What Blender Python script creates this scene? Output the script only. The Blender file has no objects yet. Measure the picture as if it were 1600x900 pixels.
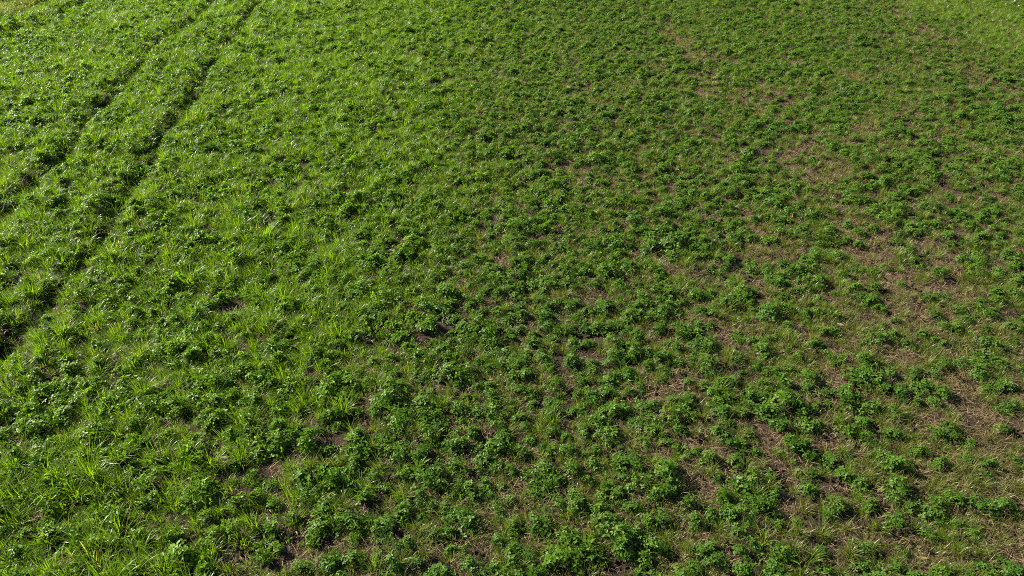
import bpy, math, random
import numpy as np
from mathutils import Vector, Euler

# ------------------------------------------------------------------ camera, sky, sun, exposure
S = bpy.context.scene
COL = S.collection
CAM_H = 5.4                      # a drone hovering low over a clover ley
FPX = 1142.0                     # focal length in pixels of a 1600 px wide frame
PITCH = math.atan(790.0 / FPX)   # horizon lies above the frame
SUN_AZ = math.radians(66)        # to the left of the viewing direction
SUN_EL = math.radians(31)

cd = bpy.data.cameras.new('camera')
cam = bpy.data.objects.new('camera', cd)
COL.objects.link(cam)
cam.location = (0, 0, CAM_H)
cam.rotation_euler = (math.pi / 2 - PITCH, 0, 0)
cd.sensor_width = 36.0
cd.lens = 36.0 * FPX / 1600.0
cd.clip_start = 0.05
cd.clip_end = 8000
S.camera = cam

w = bpy.data.worlds.new('World')
S.world = w
w.use_nodes = True
nt = w.node_tree
sky = nt.nodes.new('ShaderNodeTexSky')
sky.sky_type = 'NISHITA'
sky.sun_disc = False
sky.sun_elevation = SUN_EL
sky.sun_rotation = -SUN_AZ
sky.altitude = 300
nt.links.new(sky.outputs[0], nt.nodes['Background'].inputs[0])
nt.nodes['Background'].inputs[1].default_value = 0.05

sd = bpy.data.lights.new('sun', 'SUN')
sd.energy = 5.0
sd.angle = math.radians(0.55)
sd.color = (1.0, 0.93, 0.80)
sun = bpy.data.objects.new('sun', sd)
COL.objects.link(sun)
to_sun = Vector((-math.sin(SUN_AZ) * math.cos(SUN_EL), math.cos(SUN_AZ) * math.cos(SUN_EL), math.sin(SUN_EL)))
sun.rotation_euler = to_sun.to_track_quat('Z', 'Y').to_euler()
sun.location = to_sun * 60

S.view_settings.view_transform = 'Standard'
S.view_settings.look = 'None'
S.view_settings.exposure = 1.5
S.view_settings.gamma = 1.0
S.view_settings.use_curve_mapping = False
S.render.engine = 'CYCLES'
S.cycles.use_denoising = False
S.cycles.max_bounces = 4
S.cycles.filter_width = 1.0
S.cycles.diffuse_bounces = 0
S.cycles.glossy_bounces = 2
S.cycles.transmission_bounces = 3
S.cycles.caustics_reflective = False
S.cycles.caustics_refractive = False
S.cycles.sample_clamp_indirect = 4.0

RNG = np.random.default_rng(7)

# ------------------------------------------------------------------ helpers: where a photo point lies on the ground
SP, CP = math.sin(PITCH), math.cos(PITCH)
def at(px, py):
    dx = (px - 800) / FPX
    dz = -(py - 450) / FPX
    d = (dx, CP + dz * SP, -SP + dz * CP)
    t = CAM_H / -d[2]
    return d[0] * t, d[1] * t
def to_photo(x, y, z=0.0):
    zc = z - CAM_H
    dep = y * CP - zc * SP
    up = y * SP + zc * CP
    return 800 + FPX * x / dep, 450 - FPX * up / dep, dep

def hash2(ix, iy, seed):
    h = (ix.astype(np.int64) * 374761393 + iy.astype(np.int64) * 668265263 + seed * 1442695041) & 0x7fffffff
    h = ((h ^ (h >> 13)) * 1274126177) & 0x7fffffff
    return ((h ^ (h >> 16)) & 0xffff) / 65535.0
def vnoise(x, y, scale, seed):
    x = np.asarray(x, float) / scale + 100.0
    y = np.asarray(y, float) / scale + 100.0
    ix, iy = np.floor(x), np.floor(y)
    fx, fy = x - ix, y - iy
    fx = fx * fx * (3 - 2 * fx); fy = fy * fy * (3 - 2 * fy)
    a = hash2(ix, iy, seed); b = hash2(ix + 1, iy, seed)
    c = hash2(ix, iy + 1, seed); d = hash2(ix + 1, iy + 1, seed)
    return (a * (1 - fx) + b * fx) * (1 - fy) + (c * (1 - fx) + d * fx) * fy
def fbm(x, y, scale, seed):
    return (vnoise(x, y, scale, seed) + 0.5 * vnoise(x, y, scale / 2.1, seed + 1) + 0.25 * vnoise(x, y, scale / 4.3, seed + 2)) / 1.75
def sstep(a, b, v):
    t = np.clip((v - a) / (b - a), 0, 1)
    return t * t * (3 - 2 * t)
def seg_dist(x, y, pts):
    best = np.full(np.shape(x), 1e9)
    for (ax, ay), (bx, by) in zip(pts[:-1], pts[1:]):
        vx, vy = bx - ax, by - ay
        t = np.clip(((x - ax) * vx + (y - ay) * vy) / (vx * vx + vy * vy + 1e-9), 0, 1)
        best = np.minimum(best, np.hypot(x - ax - t * vx, y - ay - t * vy))
    return best
def line_side(x, y, p, q):            # > 0 on the right of the walk from p to q
    vx, vy = q[0] - p[0], q[1] - p[1]
    return ((x - p[0]) * vy - (y - p[1]) * vx) / math.hypot(vx, vy)

# ------------------------------------------------------------------ the field: what grows where (metres on the ground)
TRACK_A = [at(*p) for p in ((420, -25), (403, 3), (380, 40), (350, 80), (313, 133), (293, 167), (267, 197), (230, 267), (200, 307), (177, 347), (137, 400), (87, 460), (30, 530), (-40, 620))]
TRACK_B = [at(*p) for p in ((352, -20), (330, 10), (290, 47), (263, 63), (237, 83), (200, 127), (170, 160), (130, 200), (100, 247), (47, 287), (13, 333), (-60, 400))]
TRACK_END = TRACK_A[-1][1]
EDGE = [at(*p) for p in ((800, -60), (775, 0), (750, 150), (705, 320), (650, 480), (580, 680), (500, 900), (440, 1000))]
EDGE_Y = np.array([p[1] for p in EDGE])[::-1]; EDGE_X = np.array([p[0] for p in EDGE])[::-1]
BAND = [at(*p) for p in ((1040, 40), (1080, 90), (1150, 148), (1245, 225), (1275, 300), (1330, 360), (1400, 385), (1465, 425), (1430, 480), (1450, 560), (1500, 610), (1530, 690), (1560, 760), (1600, 860))]
RIM_1 = [at(*p) for p in ((1360, -15), (1390, 20), (1440, 50), (1480, 75), (1520, 105), (1570, 135), (1640, 180))]
RIM_2 = [at(*p) for p in ((1470, -10), (1510, 8), (1550, 30), (1600, 60), (1660, 95))]
RIDGE = [at(*p) for p in ((-60, 62), (0, 55), (60, 32), (110, 8), (150, -12))]
RIDGE_2 = [at(*p) for p in ((-60, 40), (0, 30), (50, 12), (90, -8))]
PATCHES = [(1150, 145, 1.5, .75), (1100, 92, 1.0, .35), (1010, 215, .5, .25), (925, 275, .55, .35), (1300, 270, .7, .35), (1290, 335, .45, .4),
           (780, 415, .28, .22), (705, 425, .22, .16), (1045, 430, .3, .2), (1210, 405, .3, .2), (1035, 535, .4, .22), (1125, 522, .3, .16),
           (945, 468, .25, .14), (1060, 600, .3, .22), (1085, 832, .2, .12), (1110, 775, .25, .12), (740, 600, .22, .12), (715, 500, .16, .25),
           (1190, 690, .2, .14), (1330, 700, .2, .1), (1400, 560, .4, .25), (1470, 500, .5, .2), (1500, 650, .4, .25), (1560, 740, .35, .22),
           (750, 845, .16, .1), (985, 828, .16, .1), (630, 410, .2, .1), (745, 690, .2, .1), (1380, 400, .6, .3), (760, 350, .22, .16),
           (1530, 520, .35, .2), (1420, 760, .25, .12), (1440, 880, .3, .12), (1580, 870, .3, .2), (870, 255, .4, .2), (960, 170, .5, .3), (900, 130, .5, .3), (1240, 100, .7, .3), (1330, 120, .6, .3), (1350, 205, .5, .3)]
PATCHES = [(at(a, b), c, d) for a, b, c, d in PATCHES]

MID = [None]
def fields(x, y):
    """lush: meadow grass of the left, dry: bare or strawy soil, rim: bright verge top right, ridge: rough rim top left."""
    xb = np.interp(y, EDGE_Y, EDGE_X)
    wob = (fbm(x, y, 2.6, 11) - .5) * (0.6 + .12 * y)
    lush = 1 - sstep(-1, 1, (x - xb + wob) / (0.55 + 0.17 * y))
    dry = np.zeros_like(x)
    bd = seg_dist(x, y, BAND) + (fbm(x, y, .8, 21) - .5) * .9
    dry = np.maximum(dry, .92 * (1 - sstep(.05, .55, bd)))
    for (c, rx, ry) in PATCHES:
        n = np.hypot((x - c[0]) / rx, (y - c[1]) / (ry * 1.6)) + (fbm(x, y, .35, 31) - .5) * 1.1
        dry = np.maximum(dry, .95 * (1 - sstep(.35, 1.0, n)))
    dry = dry * (.42 + .58 * sstep(.33, .55, fbm(x, y, .45, 35)))
    r1 = seg_dist(x, y, RIM_1) + (fbm(x, y, 1.1, 41) - .5) * 1.3
    r2 = seg_dist(x, y, RIM_2) + (fbm(x, y, 1.1, 43) - .5) * 1.2
    dry = np.maximum(dry, .5 * (1 - sstep(.0, .7, r1)))
    dry = np.maximum(dry, .6 * (1 - sstep(.0, .6, r2)))
    s1 = line_side(x, y, RIM_1[-1], RIM_1[0]); s2 = line_side(x, y, RIM_2[-1], RIM_2[0])
    rim = sstep(.2, 1.2, s1)
    beyond = sstep(0, .8, s2)
    sr = -line_side(x, y, RIDGE[0], RIDGE[-1])
    ridge = sstep(-.3, .4, sr + (fbm(x, y, .8, 51) - .5) * .8)
    tr = np.minimum(seg_dist(x, y, TRACK_A), seg_dist(x, y, TRACK_B))
    MID[0] = np.exp(-((x - xb) / (0.55 + .17 * y) - .9) ** 2 / 1.6)
    return lush, dry, rim, beyond, ridge, tr

def height(x, y):
    z = .05 * (fbm(x, y, .9, 61) - .5) + .045 * (vnoise(x, y, .24, 65) - .5) + .10 * (vnoise(x, y, 5.0, 67) - .5)
    for T in (TRACK_A, TRACK_B):
        d = seg_dist(x, y, T) + .12 * (vnoise(x, y, .7, 71) - .5)
        z = z - .10 * np.exp(-(d / .14) ** 2) + .045 * np.exp(-((d - .40) / .2) ** 2)
    for R, a in ((RIDGE, .13), (RIDGE_2, .15)):
        d = seg_dist(x, y, R) + .5 * (fbm(x, y, .9, 75) - .5)
        z = z + a * np.exp(-(d / .32) ** 2)
    return z

# ------------------------------------------------------------------ materials
def new_mat(name):
    m = bpy.data.materials.new(name)
    m.use_nodes = True
    t = m.node_tree
    t.nodes.clear()
    return m, t, t.nodes.new, t.links.new
def attr(N, name, kind):
    a = N('ShaderNodeAttribute'); a.attribute_type = kind; a.attribute_name = name
    return a.outputs['Fac']
def mix(N, L, f, a, b):
    n = N('ShaderNodeMix'); n.data_type = 'RGBA'
    for sock, v in ((n.inputs[0], f), (n.inputs[6], a), (n.inputs[7], b)):
        if isinstance(v, (tuple, list)): sock.default_value = (*v, 1)
        elif isinstance(v, (int, float)): sock.default_value = v
        else: L(v, sock)
    return n.outputs[2]
def maprange(N, L, v, a, b, c, d):
    n = N('ShaderNodeMapRange'); n.clamp = True
    L(v, n.inputs[0])
    for i, q in enumerate((a, b, c, d)): n.inputs[i + 1].default_value = q
    return n.outputs[0]
def math_n(N, L, op, a, b):
    n = N('ShaderNodeMath'); n.operation = op
    for s, v in ((n.inputs[0], a), (n.inputs[1], b)):
        if isinstance(v, (int, float)): s.default_value = v
        else: L(v, s)
    return n.outputs[0]

def leaf_shader(name, colour_fn, trans_gain, trans_w, rough, spec):
    m, t, N, L = new_mat(name)
    col = colour_fn(N, L)
    p = N('ShaderNodeBsdfPrincipled')
    L(col, p.inputs['Base Color'])
    p.inputs['Roughness'].default_value = rough
    p.inputs['Specular IOR Level'].default_value = spec
    tr = N('ShaderNodeBsdfTranslucent')
    g = N('ShaderNodeMix'); g.data_type = 'RGBA'; g.blend_type = 'MULTIPLY'
    g.inputs[0].default_value = 1; L(col, g.inputs[6]); g.inputs[7].default_value = (*trans_gain, 1)
    L(g.outputs[2], tr.inputs[0])
    ms = N('ShaderNodeMixShader'); ms.inputs[0].default_value = trans_w
    L(p.outputs[0], ms.inputs[1]); L(tr.outputs[0], ms.inputs[2])
    o = N('ShaderNodeOutputMaterial'); L(ms.outputs[0], o.inputs[0])
    return m

def clover_col(N, L):
    tone = attr(N, 'tone', 'INSTANCER'); dry = attr(N, 'dry', 'INSTANCER'); lt = attr(N, 'leaf_tone', 'GEOMETRY')
    a = mix(N, L, tone, (.036, .116, .014), (.108, .198, .006))
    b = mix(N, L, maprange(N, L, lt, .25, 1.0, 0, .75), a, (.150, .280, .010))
    c = mix(N, L, math_n(N, L, 'MULTIPLY', dry, .45), b, (.070, .138, .032))
    old = math_n(N, L, 'GREATER_THAN', lt, .992)
    return mix(N, L, old, c, (.24, .20, .07))
def grass_col(N, L):
    tone = attr(N, 'tone', 'INSTANCER'); dry = attr(N, 'dry', 'INSTANCER'); lt = attr(N, 'leaf_tone', 'GEOMETRY')
    a = mix(N, L, tone, (.066, .140, .008), (.145, .250, .008))
    b = mix(N, L, maprange(N, L, lt, 0, .9, 0, .5), a, (.170, .285, .016))
    c = mix(N, L, math_n(N, L, 'MULTIPLY', dry, .85), b, (.140, .145, .030))
    thr = maprange(N, L, dry, 0, 1, .965, .78)
    old = math_n(N, L, 'GREATER_THAN', lt, thr)
    return mix(N, L, old, c, (.27, .225, .125))
def stem_col(N, L):
    lt = attr(N, 'leaf_tone', 'GEOMETRY')
    return mix(N, L, lt, (.07, .13, .03), (.16, .12, .06))
def straw_col(N, L):
    tone = attr(N, 'tone', 'INSTANCER'); lt = attr(N, 'leaf_tone', 'GEOMETRY')
    a = mix(N, L, lt, (.10, .062, .036), (.42, .295, .16))
    return mix(N, L, math_n(N, L, 'MULTIPLY', tone, .45), a, (.20, .115, .055))
M_CLOVER = leaf_shader('clover_leaf', clover_col, (2.0, 2.1, .45), .45, .40, .16)
M_GRASS = leaf_shader('grass_blade', grass_col, (1.7, 1.8, .40), .45, .35, .34)
M_STEM = leaf_shader('plant_stem', stem_col, (1, 1, .6), .1, .5, .4)
M_STRAW = leaf_shader('dry_straw', straw_col, (1, .9, .7), .2, .6, .3)

def soil_mat():
    m, t, N, L = new_mat('field_soil')
    tc = N('ShaderNodeTexCoord')
    def noise(scale, det):
        n = N('ShaderNodeTexNoise'); L(tc.outputs['Object'], n.inputs['Vector'])
        n.inputs['Scale'].default_value = scale; n.inputs['Detail'].default_value = det
        return n.outputs['Fac']
    n1, n2, n3 = noise(2.2, 5), noise(28, 6), noise(160, 4)
    a = mix(N, L, maprange(N, L, n1, .35, .65, 0, 1), (.024, .016, .010), (.056, .037, .023))
    b = mix(N, L, maprange(N, L, n2, .4, .7, 0, .8), a, (.092, .062, .040))
    c = mix(N, L, maprange(N, L, n3, .45, .75, 0, .6), b, (.02, .014, .010))
    # meadow beyond the part where single plants can be made out
    sx = N('ShaderNodeSeparateXYZ'); L(tc.outputs['Object'], sx.inputs[0])
    far = maprange(N, L, sx.outputs[1], 26, 31, 0, 1)
    g = mix(N, L, n1, (.05, .10, .02), (.09, .14, .03))
    d = mix(N, L, far, c, g)
    p = N('ShaderNodeBsdfPrincipled'); L(d, p.inputs['Base Color'])
    p.inputs['Roughness'].default_value = .95; p.inputs['Specular IOR Level'].default_value = .15
    bp = N('ShaderNodeBump'); bp.inputs['Strength'].default_value = .9; bp.inputs['Distance'].default_value = .05
    L(math_n(N, L, 'ADD', n2, math_n(N, L, 'MULTIPLY', n3, .4)), bp.inputs['Height'])
    L(bp.outputs[0], p.inputs['Normal'])
    o = N('ShaderNodeOutputMaterial'); L(p.outputs[0], o.inputs[0])
    return m
M_SOIL = soil_mat()
def plain(name, a, b, scale, rough):
    m, t, N, L = new_mat(name)
    tc = N('ShaderNodeTexCoord'); n = N('ShaderNodeTexNoise'); L(tc.outputs['Object'], n.inputs['Vector'])
    n.inputs['Scale'].default_value = scale
    p = N('ShaderNodeBsdfPrincipled'); L(mix(N, L, n.outputs['Fac'], a, b), p.inputs['Base Color'])
    p.inputs['Roughness'].default_value = rough
    o = N('ShaderNodeOutputMaterial'); L(p.outputs[0], o.inputs[0])
    return m
M_STONE = plain('pale_stone', (.26, .24, .22), (.50, .48, .45), 40, .8)
M_PALE = plain('bleached_leaf', (.22, .19, .13), (.42, .37, .27), 60, .6)
M_PINK = plain('pink_petals', (.50, .16, .28), (.70, .34, .46), 200, .6)
M_ORANGE = plain('orange_petals', (.65, .25, .03), (.80, .40, .05), 200, .6)

# ------------------------------------------------------------------ mesh making
def mesh_from(name, V, F, tone, mats, midx=None, smooth=True):
    me = bpy.data.meshes.new(name)
    me.from_pydata([tuple(v) for v in V], [], F)
    if tone is not None:
        a = me.attributes.new('leaf_tone', 'FLOAT', 'POINT')
        a.data.foreach_set('value', np.asarray(tone, np.float32))
    for m in mats: me.materials.append(m)
    if midx is not None: me.polygons.foreach_set('material_index', np.asarray(midx, np.int32))
    if smooth: me.polygons.foreach_set('use_smooth', np.ones(len(me.polygons), bool))
    me.update()
    return me
class Soup:
    def __init__(s): s.V, s.F, s.T = [], [], []
    def add(s, verts, faces, tone):
        o = len(s.V)
        s.V.extend(verts); s.F.extend([tuple(i + o for i in f) for f in faces]); s.T.extend([tone] * len(verts))

def unit(v): return v / (np.linalg.norm(v) + 1e-9)
def leaflet(soup, base, d, n, ln, wd, tone, fold):
    """an oval leaflet folded a little along its midrib: base, d along it, n its normal"""
    s = unit(np.cross(d, n)); n = unit(np.cross(s, d))
    P = lambda u, v: base + d * (u * ln) + s * (v * wd) + n * (fold * abs(v) * wd - .12 * ln * u * u)
    vs = [P(0, 0), P(.30, -.42), P(.72, -.46), P(.97, -.12), P(.97, .12), P(.72, .46), P(.30, .42), P(.52, 0)]
    soup.add(vs, [(0, 1, 2, 7), (7, 2, 3), (7, 3, 4), (7, 4, 5), (0, 7, 5, 6)], tone)
def tube(soup, pts, r0, r1, tone):
    vs, fs = [], []
    k = len(pts)
    for i, p in enumerate(pts):
        t = unit(pts[min(i + 1, k - 1)] - pts[max(i - 1, 0)])
        a = unit(np.cross(t, np.array([.3, .9, .2]))); b = np.cross(t, a)
        r = r0 + (r1 - r0) * i / (k - 1)
        for j in range(3):
            th = j * 2.0944
            vs.append(p + (a * math.cos(th) + b * math.sin(th)) * r)
    for i in range(k - 1):
        for j in range(3):
            fs.append((i * 3 + j, i * 3 + (j + 1) % 3, i * 3 + 3 + (j + 1) % 3, i * 3 + 3 + j))
    soup.add(vs, fs, tone)

def clover_soups(rg, R, H, n):
    lv, st = Soup(), Soup()
    nshoot = rg.integers(5, 9)
    shoots = [(rg.uniform(0, 6.283), rg.uniform(.1, .95), rg.uniform(.75, 1.15)) for _ in range(nshoot)]
    for i in range(n):
        ph, sr, sh = shoots[i % nshoot]
        ph += rg.normal(0, .45)
        rad = np.clip(sr + rg.normal(0, .28), 0.02, 1.3)
        top = math.sqrt(max(0.04, 1 - min(rad, .98) ** 2 * .86)) * sh
        zz = H * top * rg.uniform(.55, 1.06) if rg.random() < .8 else H * top * rg.uniform(.2, .6)
        p = np.array([R * rad * math.cos(ph), R * rad * math.sin(ph), max(zz, .012)])
        out = np.array([math.cos(ph), math.sin(ph), 0.0])
        n_ = unit(np.array([0, 0, 1.0]) + out * rad * .55 + rg.normal(0, .34, 3))
        d0 = unit(np.cross(n_, rg.normal(0, 1, 3)))
        size = rg.uniform(.021, .034) * (0.75 if rg.random() < .25 else 1)
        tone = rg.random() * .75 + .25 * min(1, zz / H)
        for k in (-1, 0, 1):
            a = k * rg.uniform(1.75, 2.15)
            d = d0 * math.cos(a) + np.cross(n_, d0) * math.sin(a)
            d = unit(d + n_ * rg.uniform(-.15, .38))
            leaflet(lv, p + d * .002, d, n_, size * rg.uniform(.9, 1.1), size * rg.uniform(.58, .74), min(1, max(0, tone + rg.normal(0, .06))), rg.uniform(.1, .5))
        b = out * rg.uniform(0, .035) + np.array([0, 0, -.012])
        mid = b * .45 + p * .55 + np.array([0, 0, rg.uniform(0, .02)])
        tube(st, [b, mid, p], .0016, .0008, rg.random())
    return lv, st
def blade(soup, base, az, tilt, bend, ln, wd, tone, seg=5, twist=0.0):
    out = np.array([math.cos(az), math.sin(az), 0.0])
    side = np.array([-math.sin(az), math.cos(az), 0.0])
    p = base.copy(); th = tilt
    vs, fs = [], []
    for i in range(seg + 1):
        u = i / seg
        wv = wd * (1 - u ** 2.2) * (.75 + .25 * min(1, u * 4)) * .5
        s = side * math.cos(twist * u) + np.array([0, 0, 1.0]) * math.sin(twist * u) * .6
        if i == seg: vs.append(p.copy())
        else: vs += [p - s * wv, p + s * wv]
        p = p + (out * math.sin(th) + np.array([0, 0, math.cos(th)])) * (ln / seg)
        if p[2] < .004: p[2] = .004
        th += bend / seg
    for i in range(seg - 1):
        fs.append((2 * i, 2 * i + 1, 2 * i + 3, 2 * i + 2))
    fs.append((2 * seg - 2, 2 * seg - 1, 2 * seg))
    soup.add(vs, fs, tone)
def grass_soup(rg, n, L0, L1, rb, wd, spread=.5, lean=None):
    s = Soup()
    for i in range(n):
        a = rg.uniform(0, 6.283); r = rb * math.sqrt(rg.random())
        az = a + rg.normal(0, .7)
        tilt = abs(rg.normal(.12, .3)) * spread * 2 * (.35 + r / rb)
        bend = abs(rg.normal(1.25, .6))
        ln = rg.uniform(L0, L1) * rg.uniform(.7, 1)
        blade(s, np.array([r * math.cos(a), r * math.sin(a), -.012]), az, min(tilt, 1.2), min(bend, 2.1), ln, wd * rg.uniform(.65, 1.2), rg.random(), 5, rg.normal(0, 1.0))
    return s
def straw_soup(rg, n, R):
    s = Soup()
    for i in range(n):
        a = rg.uniform(0, 6.283); r = R * math.sqrt(rg.random())
        blade(s, np.array([r * math.cos(a), r * math.sin(a), rg.uniform(0, .022)]), rg.uniform(0, 6.283), rg.uniform(1.05, 1.75), rg.normal(.1, .5), rg.uniform(.03, .13), rg.uniform(.002, .0048), rg.random() ** .8, 4, rg.normal(0, 1.2))
    return s

def proto_collection(name, meshes):
    c = bpy.data.collections.new(name)          # source shapes of the scattered cover, not linked to the scene
    for i, me in enumerate(meshes):
        o = bpy.data.objects.new('%s_source_%02d' % (name, i), me)
        c.objects.link(o)
    return c
rg = np.random.default_rng(3)
CLOVER = []
for i in range(14):
    lv, st = clover_soups(rg, rg.uniform(.10, .15), rg.uniform(.065, .125), int(rg.integers(62, 96)))
    CLOVER.append((lv, st))
clover_leaves = [mesh_from('clover_leaves', lv.V, lv.F, lv.T, [M_CLOVER]) for lv, st in CLOVER]
clover_stems = [mesh_from('clover_stems', st.V, st.F, st.T, [M_STEM]) for lv, st in CLOVER]
clover_whole = []
for lv, st in CLOVER:
    o = len(lv.V)
    clover_whole.append(mesh_from('clover_whole', lv.V + st.V, lv.F + [tuple(i + o for i in f) for f in st.F], lv.T + st.T, [M_CLOVER, M_STEM], [0] * len(lv.F) + [1] * len(st.F)))
def gmesh(nm, s, m): return mesh_from(nm, s.V, s.F, s.T, [m])
tall_grass = [gmesh('grass_blades', grass_soup(rg, int(rg.integers(75, 120)), .13, .30, rg.uniform(.04, .085), .0066, rg.uniform(.4, .62)), M_GRASS) for _ in range(12)]
short_grass = [gmesh('short_grass', grass_soup(rg, int(rg.integers(70, 110)), .04, .11, rg.uniform(.06, .09), .0036, rg.uniform(.55, .9)), M_GRASS) for _ in range(8)]
straw = [gmesh('straw_litter', straw_soup(rg, int(rg.integers(45, 75)), .17), M_STRAW) for _ in range(8)]

# ------------------------------------------------------------------ the ground
def axis(lo, hi, step, far_lo, far_hi):
    core = np.arange(lo, hi + 1e-6, step)
    def grow(n, span): return span * (np.linspace(0, 1, n + 1)[1:] ** 3.2)
    return np.concatenate([(lo - grow(14, lo - far_lo))[::-1], core, hi + grow(14, far_hi - hi)])
gx = axis(-22, 22, .085, -3000, 3000)
gy = axis(1.5, 33, .085, -800, 5000)
GX, GY = np.meshgrid(gx, gy)
fade = sstep(0, 4, np.minimum(np.minimum(GX + 26, 26 - GX), np.minimum(GY + 3, 37 - GY)))
GZ = height(GX.ravel(), GY.ravel()).reshape(GX.shape) * fade
nv = GX.size
me = bpy.data.meshes.new('ground')
me.vertices.add(nv)
me.vertices.foreach_set('co', np.stack([GX.ravel(), GY.ravel(), GZ.ravel()], 1).ravel().astype(np.float32))
nyv, nxv = GX.shape
i0 = (np.arange(nyv - 1)[:, None] * nxv + np.arange(nxv - 1)[None]).ravel()
quads = np.stack([i0, i0 + 1, i0 + nxv + 1, i0 + nxv], 1)
me.loops.add(quads.size); me.loops.foreach_set('vertex_index', quads.ravel().astype(np.int32))
me.polygons.add(len(quads)); me.polygons.foreach_set('loop_start', (np.arange(len(quads)) * 4).astype(np.int32))
me.polygons.foreach_set('use_smooth', np.ones(len(quads), bool))
me.update(calc_edges=True); me.validate()
me.materials.append(M_SOIL)
ground = bpy.data.objects.new('ground', me); COL.objects.link(ground)
ground['kind'] = 'structure'
ground['label'] = 'brown soil of the field showing between the plants'

# ------------------------------------------------------------------ sowing
(_, VIEW_NEAR), (_, VIEW_FAR) = at(800, 900), at(800, 0)
VIEW_A = (at(1600, 0)[0] - at(1600, 900)[0]) / (VIEW_FAR - VIEW_NEAR)
VIEW_B = at(1600, 900)[0] - VIEW_A * VIEW_NEAR
def candidates(cell, seed, ymin=VIEW_NEAR - 1.0, ymax=VIEW_FAR + 4.5):
    r = np.random.default_rng(seed)
    xs = np.arange(-24, 24, cell); ys = np.arange(ymin, ymax, cell)
    X, Y = np.meshgrid(xs, ys)
    X = X.ravel() + r.uniform(-.5, .5, X.size) * cell * 1.05
    Y = Y.ravel() + r.uniform(-.5, .5, Y.size) * cell * 1.05
    k = np.abs(X) < VIEW_A * Y + VIEW_B + .7
    return X[k], Y[k], r
class Sown:
    """plants of one kind: place, height, turn, size, variant, tone, dryness"""
    def __init__(s, x, y, r, prob, scale, nvar, tone, dry, sink=0.0, zscale=None, tilt=.12):
        k = r.random(len(x)) < prob
        s.x, s.y = x[k], y[k]
        s.z = height(s.x, s.y) - sink
        n = len(s.x)
        s.rot = np.stack([r.normal(0, tilt, n), r.normal(0, tilt, n), r.uniform(0, 6.283, n)], 1)
        sc = np.broadcast_to(scale, x.shape)[k] * r.uniform(.78, 1.22, n)
        zs = np.ones(n) if zscale is None else np.broadcast_to(zscale, x.shape)[k]
        s.scl = np.stack([sc, sc, sc * zs * r.uniform(.85, 1.15, n)], 1)
        s.var = r.integers(0, nvar, n)
        s.tone = np.clip(np.broadcast_to(tone, x.shape)[k] + r.normal(0, .24, n), 0, 1)
        s.dry = np.clip(np.broadcast_to(dry, x.shape)[k] + r.normal(0, .08, n), 0, 1)
    def take(s, keep):
        for a in ('x', 'y', 'z', 'rot', 'scl', 'var', 'tone', 'dry'): setattr(s, a, getattr(s, a)[keep])

def scatter_group(coll):
    g = bpy.data.node_groups.new('scatter_' + coll.name, 'GeometryNodeTree')
    g.interface.new_socket('Geometry', in_out='INPUT', socket_type='NodeSocketGeometry')
    g.interface.new_socket('Geometry', in_out='OUTPUT', socket_type='NodeSocketGeometry')
    N, L = g.nodes.new, g.links.new
    gi, go = N('NodeGroupInput'), N('NodeGroupOutput')
    ci = N('GeometryNodeCollectionInfo'); ci.inputs[0].default_value = coll
    ci.inputs[1].default_value = True; ci.inputs[2].default_value = True
    ip = N('GeometryNodeInstanceOnPoints')
    def na(name, dt):
        a = N('GeometryNodeInputNamedAttribute'); a.data_type = dt; a.inputs[0].default_value = name
        return a.outputs[0]
    L(gi.outputs[0], ip.inputs['Points']); L(ci.outputs[0], ip.inputs['Instance'])
    ip.inputs['Pick Instance'].default_value = True
    L(na('variant', 'INT'), ip.inputs['Instance Index'])
    L(na('turn', 'FLOAT_VECTOR'), ip.inputs['Rotation'])
    L(na('size', 'FLOAT_VECTOR'), ip.inputs['Scale'])
    L(ip.outputs[0], go.inputs[0])
    return g
def stuff(name, sown, meshes, label, category):
    me = bpy.data.meshes.new(name)
    n = len(sown.x)
    me.vertices.add(n)
    me.vertices.foreach_set('co', np.stack([sown.x, sown.y, sown.z], 1).ravel().astype(np.float32))
    for nm, ty, key, val in (('variant', 'INT', 'value', sown.var.astype(np.int32)), ('turn', 'FLOAT_VECTOR', 'vector', sown.rot.ravel().astype(np.float32)),
                             ('size', 'FLOAT_VECTOR', 'vector', sown.scl.ravel().astype(np.float32)), ('tone', 'FLOAT', 'value', sown.tone.astype(np.float32)), ('dry', 'FLOAT', 'value', sown.dry.astype(np.float32))):
        a = me.attributes.new(nm, ty, 'POINT'); a.data.foreach_set(key, val)
    o = bpy.data.objects.new(name, me); COL.objects.link(o)
    md = o.modifiers.new('scatter', 'NODES'); md.node_group = scatter_group(proto_collection(name, meshes))
    o['kind'] = 'stuff'; o['label'] = label; o['category'] = category
    print(name, n)
    return o

# clover
x, y, r = candidates(.175, 101)
lush, dry, rim, beyond, ridge, tr = fields(x, y)
mid = MID[0]
clump = fbm(x, y, .36, 111)
far_right = sstep(7.5, 12, y) * (1 - lush)
bump = sstep(.30, .66, clump)
dens = (.86 - .25 * lush * sstep(.40, .60, fbm(x, y, 1.1, 115)) + .18 * mid + .05 * far_right) * (.56 + .30 * np.maximum(lush, mid) + .42 * bump)
dens = dens * (1 - .8 * dry) * (1 - .75 * rim * (1 - .6 * beyond)) * (1 - .85 * ridge) * (1 - .72 * np.exp(-(tr / .13) ** 2))
tone = .46 + .34 * lush + .12 * mid + .5 * (fbm(x, y, 1.2, 117) - .5)  # left clover coloured brighter: partly backlight put into the colour, partly plant type
scale = (.66 + .22 * bump + .16 * lush - .08 * dry) * np.exp(r.normal(0, .14, len(x)))
clover = Sown(x, y, r, dens, scale, 14, tone, np.clip(1 - lush + .3 * dry, 0, 1), zscale=1.12)  # clover's dry value mutes the right: front-lit look in colour, plus plant type
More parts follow.
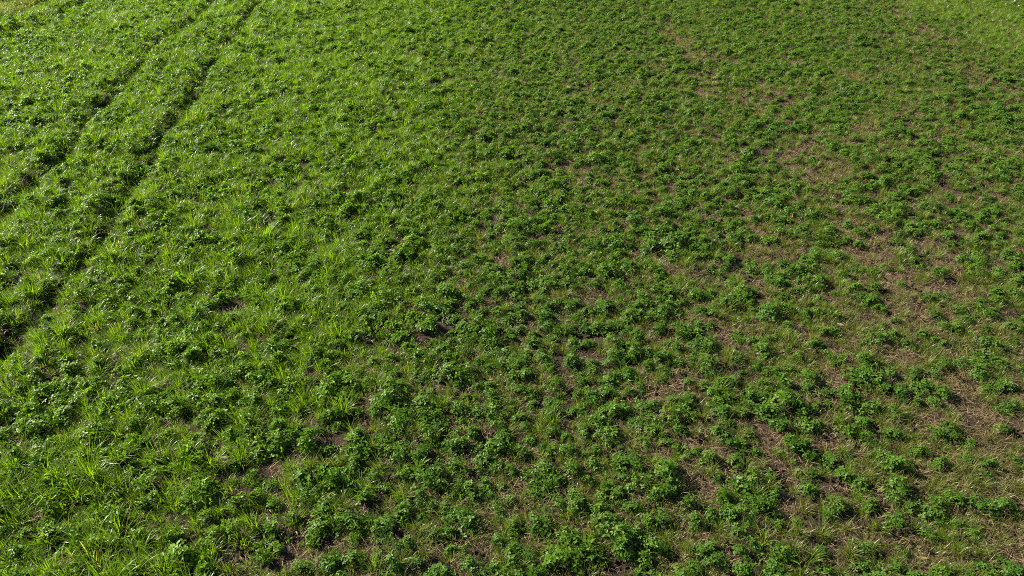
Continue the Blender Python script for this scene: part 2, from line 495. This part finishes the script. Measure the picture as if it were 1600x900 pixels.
# long grass
x, y, r = candidates(.155, 103)
lush, dry, rim, beyond, ridge, tr = fields(x, y)
gn = fbm(x, y, .5, 121)
tus = sstep(.34, .64, gn)
dens = .46 - .12 * MID[0] + .36 * lush * (.35 + .8 * tus) + .7 * rim + .6 * ridge
dens = dens * (1 - .55 * dry) * (1 - .72 * np.exp(-(tr / .13) ** 2))
tone = .15 + .62 * lush + .40 * rim + .4 * (gn - .5) + .2 * ridge  # left blades coloured brighter: backlit look put into the tone, plus grass type
scale = (.60 + .12 * lush + .28 * tus * lush + .05 * rim) * np.exp(r.normal(0, .12, len(x)))
grass = Sown(x, y, r, dens, scale, 12, tone, np.clip(.30 * (1 - lush) + .8 * (vnoise(x, y, .5, 127) - .4) * (1 - lush) + .35 * dry - .35 * rim + .75 * ridge, 0, 1), zscale=1.0)
# short grass between
x, y, r = candidates(.125, 105)
lush, dry, rim, beyond, ridge, tr = fields(x, y)
gn = fbm(x, y, .6, 131)
dens = (.46 + .46 * sstep(.38, .60, gn)) * (1 - .3 * dry)
short = Sown(x, y, r, dens, .80 + .5 * sstep(.4, .65, gn), 8, .15 + .5 * lush + .2 * rim, np.clip(.50 * (1 - lush) + .45 * dry - .3 * rim + .8 * (gn - .5), 0, 1))  # tone carries the left side's backlit look as well as grass type
# straw
x, y, r = candidates(.15, 107)
lush, dry, rim, beyond, ridge, tr = fields(x, y)
dens = .40 + .45 * (1 - lush) * sstep(.38, .58, fbm(x, y, .7, 141)) + .75 * dry
litter = Sown(x, y, r, dens, .95, 8, fbm(x, y, .9, 143) * .8, dry, tilt=.06)

# crumbs of soil
x, y, r = candidates(.15, 109)
lush, dry, rim, beyond, ridge, tr = fields(x, y)
clods = Sown(x, y, r, .55 - .35 * lush, 1.0, 6, .5, dry, tilt=.3)

# ------------------------------------------------------------------ the plants one can point at
def biggest(sown, count):
    px, py, dep = to_photo(sown.x, sown.y, sown.z + .06)
    size = sown.scl[:, 0] / dep
    inside = (px > 6) & (px < 1594) & (py > 6) & (py < 886)
    order = np.argsort(np.where(inside, -size, 1))[:count]
    return order, px, py
ONES = 'zero one two three four five six seven eight nine ten eleven twelve thirteen fourteen fifteen sixteen seventeen eighteen nineteen'.split()
TENS = 'x x twenty thirty forty fifty sixty seventy eighty ninety'.split()
def in_words(n):
    n = int(round(n))
    if n >= 100: return 'a hundred'
    return ONES[n] if n < 20 else TENS[n // 10] + ('-' + ONES[n % 10] if n % 10 else '')
def place_words(px, py):
    return '%s percent across, %s percent up' % (in_words(px / 16), in_words((900 - py) / 9))
def single(name, label, cat, group, loc, rot, scl, parts, tone, dry):
    if len(parts) == 1:
        root = bpy.data.objects.new(name, parts[0][1]); meshes = [root]
    else:
        root = bpy.data.objects.new(name, None); root.empty_display_size = .05; meshes = []
    COL.objects.link(root)
    root.location = loc; root.rotation_euler = rot; root.scale = scl
    if len(parts) > 1:
        for pn, pm in parts:
            c = bpy.data.objects.new(pn, pm); COL.objects.link(c); c.parent = root; meshes.append(c)
    for m in meshes: m['tone'] = float(tone); m['dry'] = float(dry)
    root['label'] = label; root['category'] = cat; root['group'] = group
    return root
seen = set()
def unique(label_fn):
    for extra in ('', 'thin ', 'full ', 'ragged '):
        l = label_fn(extra)
        if l not in seen: break
    seen.add(l); return l
idx, px, py = biggest(clover, 300)
lu, dr, *_ = fields(clover.x, clover.y)
med = np.median(clover.scl[idx, 0])
for i in idx:
    size = 'large' if clover.scl[i, 0] > med * 1.1 else 'small' if clover.scl[i, 0] < med * .88 else 'leafy'
    green = 'bright green' if lu[i] > .55 else 'mid green' if lu[i] > .2 else 'dark green'
    where = 'on straw' if dr[i] > .4 else 'in grass' if lu[i] > .55 else 'on soil'
    single('clover_plant', unique(lambda e: '%s%s %s clover plant %s, %s' % (e, size, green, where, place_words(px[i], py[i]))), 'clover plant', 'clover plants in the near field',
           (clover.x[i], clover.y[i], clover.z[i]), clover.rot[i], clover.scl[i], [('leaves', clover_leaves[clover.var[i]]), ('stems', clover_stems[clover.var[i]])], clover.tone[i], clover.dry[i])
keep = np.ones(len(clover.x), bool); keep[idx] = False; clover.take(keep)
idx, px, py = biggest(grass, 300)
lu, dr, *_ = fields(grass.x, grass.y)
med = np.median(grass.scl[idx, 0])
for i in idx:
    size = 'tall' if grass.scl[i, 0] > med * 1.1 else 'low' if grass.scl[i, 0] < med * .88 else 'arching'
    green = 'yellow green' if lu[i] > .5 else 'olive green' if grass.dry[i] < .75 else 'half dried'
    where = 'on straw' if dr[i] > .4 else 'in meadow' if lu[i] > .55 else 'among clover'
    single('grass_tuft', unique(lambda e: '%s%s %s grass tuft %s, %s' % (e, size, green, where, place_words(px[i], py[i]))), 'grass tuft', 'grass tufts in the near field',
           (grass.x[i], grass.y[i], grass.z[i]), grass.rot[i], grass.scl[i], [('blades', tall_grass[grass.var[i]])], grass.tone[i], grass.dry[i])
keep = np.ones(len(grass.x), bool); keep[idx] = False; grass.take(keep)

# ------------------------------------------------------------------ small single things
def lone(name, me, label, cat, px, py, lift=0.0, turn=0.0, scale=1.0, group=None):
    x, y = at(px, py)
    o = bpy.data.objects.new(name, me); COL.objects.link(o)
    o.location = (x, y, float(height(np.array([x]), np.array([y]))[0]) + lift)
    o.rotation_euler = (0, 0, turn); o.scale = (scale,) * 3
    o['label'] = label; o['category'] = cat
    if group: o['group'] = group
    return o
def stone_mesh(seed):
    g = np.random.default_rng(seed)
    V, F = [], []
    for i in range(5):
        ph = math.pi * (i + .5) / 5
        for j in range(8):
            a = j * math.pi / 4
            q = 1 + g.normal(0, .12)
            V.append(np.array([math.sin(ph) * math.cos(a) * .034, math.sin(ph) * math.sin(a) * .024, math.cos(ph) * .017 + .006]) * q)
    for i in range(4):
        for j in range(8): F.append((i * 8 + j, i * 8 + (j + 1) % 8, i * 8 + 8 + (j + 1) % 8, i * 8 + 8 + j))
    F += [tuple(range(8)), tuple(range(39, 31, -1))]
    return mesh_from('stone', V, F, None, [M_STONE])
for k, (px, py, sc, lab) in enumerate(((1586, 4, 1.6, 'white stone lying by the verge grass in the far corner'), (1592, 10, 1.3, 'smaller white stone just below another by the verge grass'),
                                      (1572, 7, .9, 'pale grey stone beside two white stones by the verge'), (1183, 846, .42, 'tiny white pebble on soil between dark clover plants'),
                                      (1085, 830, .5, 'pale pebble on the strawy bare patch near the bottom edge'), (751, 607, .6, 'pinkish pale stone on a bare gap amid dense clover'))):
    lone('stone', stone_mesh(k), lab, 'stone', px, py, .05 if py < 20 else .004, k * 1.1, sc)
def blossom_mesh(mat, seed):
    g = np.random.default_rng(seed); sp = Soup()
    tube(sp, [np.array([0, 0, -.10]), np.array([.004, .002, -.04]), np.array([0, 0, 0.])], .0014, .0012, 0)
    nf = len(sp.F)
    for i in range(46):
        th = math.acos(1 - 1.7 * g.random()); ph = i * 2.39996
        d = np.array([math.sin(th) * math.cos(ph), math.sin(th) * math.sin(ph), math.cos(th)])
        leaflet(sp, d * .003 + np.array([0, 0, .004]), unit(d + g.normal(0, .1, 3)), unit(np.cross(d, g.normal(0, 1, 3))), .016, .005, 0, .4)
    return mesh_from('blossom', sp.V, sp.F, sp.T, [M_STEM, mat], [0] * nf + [1] * (len(sp.F) - nf))
for k, (px, py, mat, lab) in enumerate(((1165, 229, M_PINK, 'pink clover blossom above short grass near the brown band'), (1423, 337, M_PINK, 'pink clover blossom above the brown band in the clover'),
                                       (1233, 354, M_ORANGE, 'small orange flower among clover left of the brown band'), (1052, 388, M_PINK, 'pink clover blossom over a bare reddish gap mid field'))):
    lone('clover_blossom' if mat is M_PINK else 'orange_flower', blossom_mesh(mat, 60 + k), lab.replace(' left of', ' beside'), 'flower', px, py, .15, k, 1.1)
def dead_leaf_mesh(seed):
    g = np.random.default_rng(seed); V, F = [], []
    n = 7
    for i in range(n):
        u = i / (n - 1)
        wv = .030 * math.sin(math.pi * min(.97, u * .94 + .03)) ** .8
        for v in (-1, -.5, 0, .5, 1):
            V.append((u * .16 - .08, v * wv, .012 + .02 * abs(v) ** 1.5 + .02 * math.sin(u * 3.1) + g.normal(0, .0012)))
    for i in range(n - 1):
        for j in range(4): F.append((i * 5 + j, i * 5 + j + 1, i * 5 + 6 + j, i * 5 + 5 + j))
    return mesh_from('dead_leaf', V, F, None, [M_PALE])
for k, (px, py, tn, sc, lab) in enumerate(((1311, 511, -.5, .9, 'bleached dead leaf lying in a dark gap by a broad green weed'), (990, 794, .1, .75, 'bleached straw-pale leaf lying flat on bare dark soil'),
                                          (1142, 727, -.1, .8, 'pale curled dead leaf among clover at lower middle of the field'), (890, 520, .8, .8, 'pale dry leaf beside clover in the middle of the field'))):
    lone('dead_leaf', dead_leaf_mesh(80 + k), lab, 'dead leaf', px, py, .012, tn, sc * .7)
def rosette_mesh(seed):
    g = np.random.default_rng(seed); sp = Soup()
    for i in range(13):
        a = i * 2.39996 + g.normal(0, .2); ln = g.uniform(.10, .19); wd = g.uniform(.026, .040)
        blade(sp, np.array([.006 * math.cos(a), .006 * math.sin(a), 0.]), a, g.uniform(.25, .95), g.uniform(.3, 1.0), ln, wd, .25 + .4 * g.random(), 7, g.normal(0, .3))
    return mesh_from('rosette', sp.V, sp.F, sp.T, [M_CLOVER])
for k, (px, py, sc, lu_, lab) in enumerate(((517, 506, 1.0, .9, 'bright green upright broad-leaved weed amid grass and clover'), (1300, 497, .9, .6, 'broad-leaved weed rosette beside the bleached dead leaf'),
                                           (428, 372, 1.1, .1, 'dark green broad-leaved weed in the lush meadow mid height'), (1225, 880, .8, .5, 'broad-leaved weed rosette at the bottom edge among clover'),
                                           (915, 858, .9, .8, 'bright narrow-leaved weed near the bottom edge among clover'), (655, 735, .9, .9, 'bright green broad-leaved weed beside a yellow grass tuft'))):
    o = lone('broadleaf_weed', rosette_mesh(90 + k), lab, 'weed', px, py, .01, k * 2.0, sc)
    o['tone'] = lu_; o['dry'] = .2

stuff('clover_cover', clover, clover_whole, 'low clover covering the rest of the field', 'clover')
stuff('meadow_grass', grass, tall_grass, 'yellow green meadow grass growing through the clover', 'grass')
stuff('short_grass', short, short_grass, 'short olive grass between the clover plants', 'grass')
def clod_mesh(g):
    V, F = [], []
    for c in range(9):
        a = g.uniform(0, 6.283); q = .12 * math.sqrt(g.random()); R = g.uniform(.005, .017)
        o = len(V); cx, cy = q * math.cos(a), q * math.sin(a)
        for i in range(6):
            t = i * 1.0472 + g.normal(0, .15)
            V.append((cx + R * 1.2 * math.cos(t), cy + R * 1.2 * math.sin(t), -.006))
        for i in range(6):
            t = i * 1.0472 + g.normal(0, .3); k = g.uniform(.55, 1.0)
            V.append((cx + R * k * math.cos(t), cy + R * k * math.sin(t), R * g.uniform(.5, 1.1)))
        V.append((cx, cy, R * g.uniform(.8, 1.3)))
        for i in range(6):
            j = (i + 1) % 6
            F += [(o + i, o + j, o + 6 + j, o + 6 + i), (o + 6 + i, o + 6 + j, o + 12)]
    return mesh_from('soil_clods', V, F, None, [M_SOIL], smooth=False)
stuff('soil_crumbs', clods, [clod_mesh(rg) for _ in range(6)], 'loose brown crumbs of soil between the plants', 'soil')
stuff('straw_litter', litter, straw, 'dry straw lying on the brown soil', 'straw')
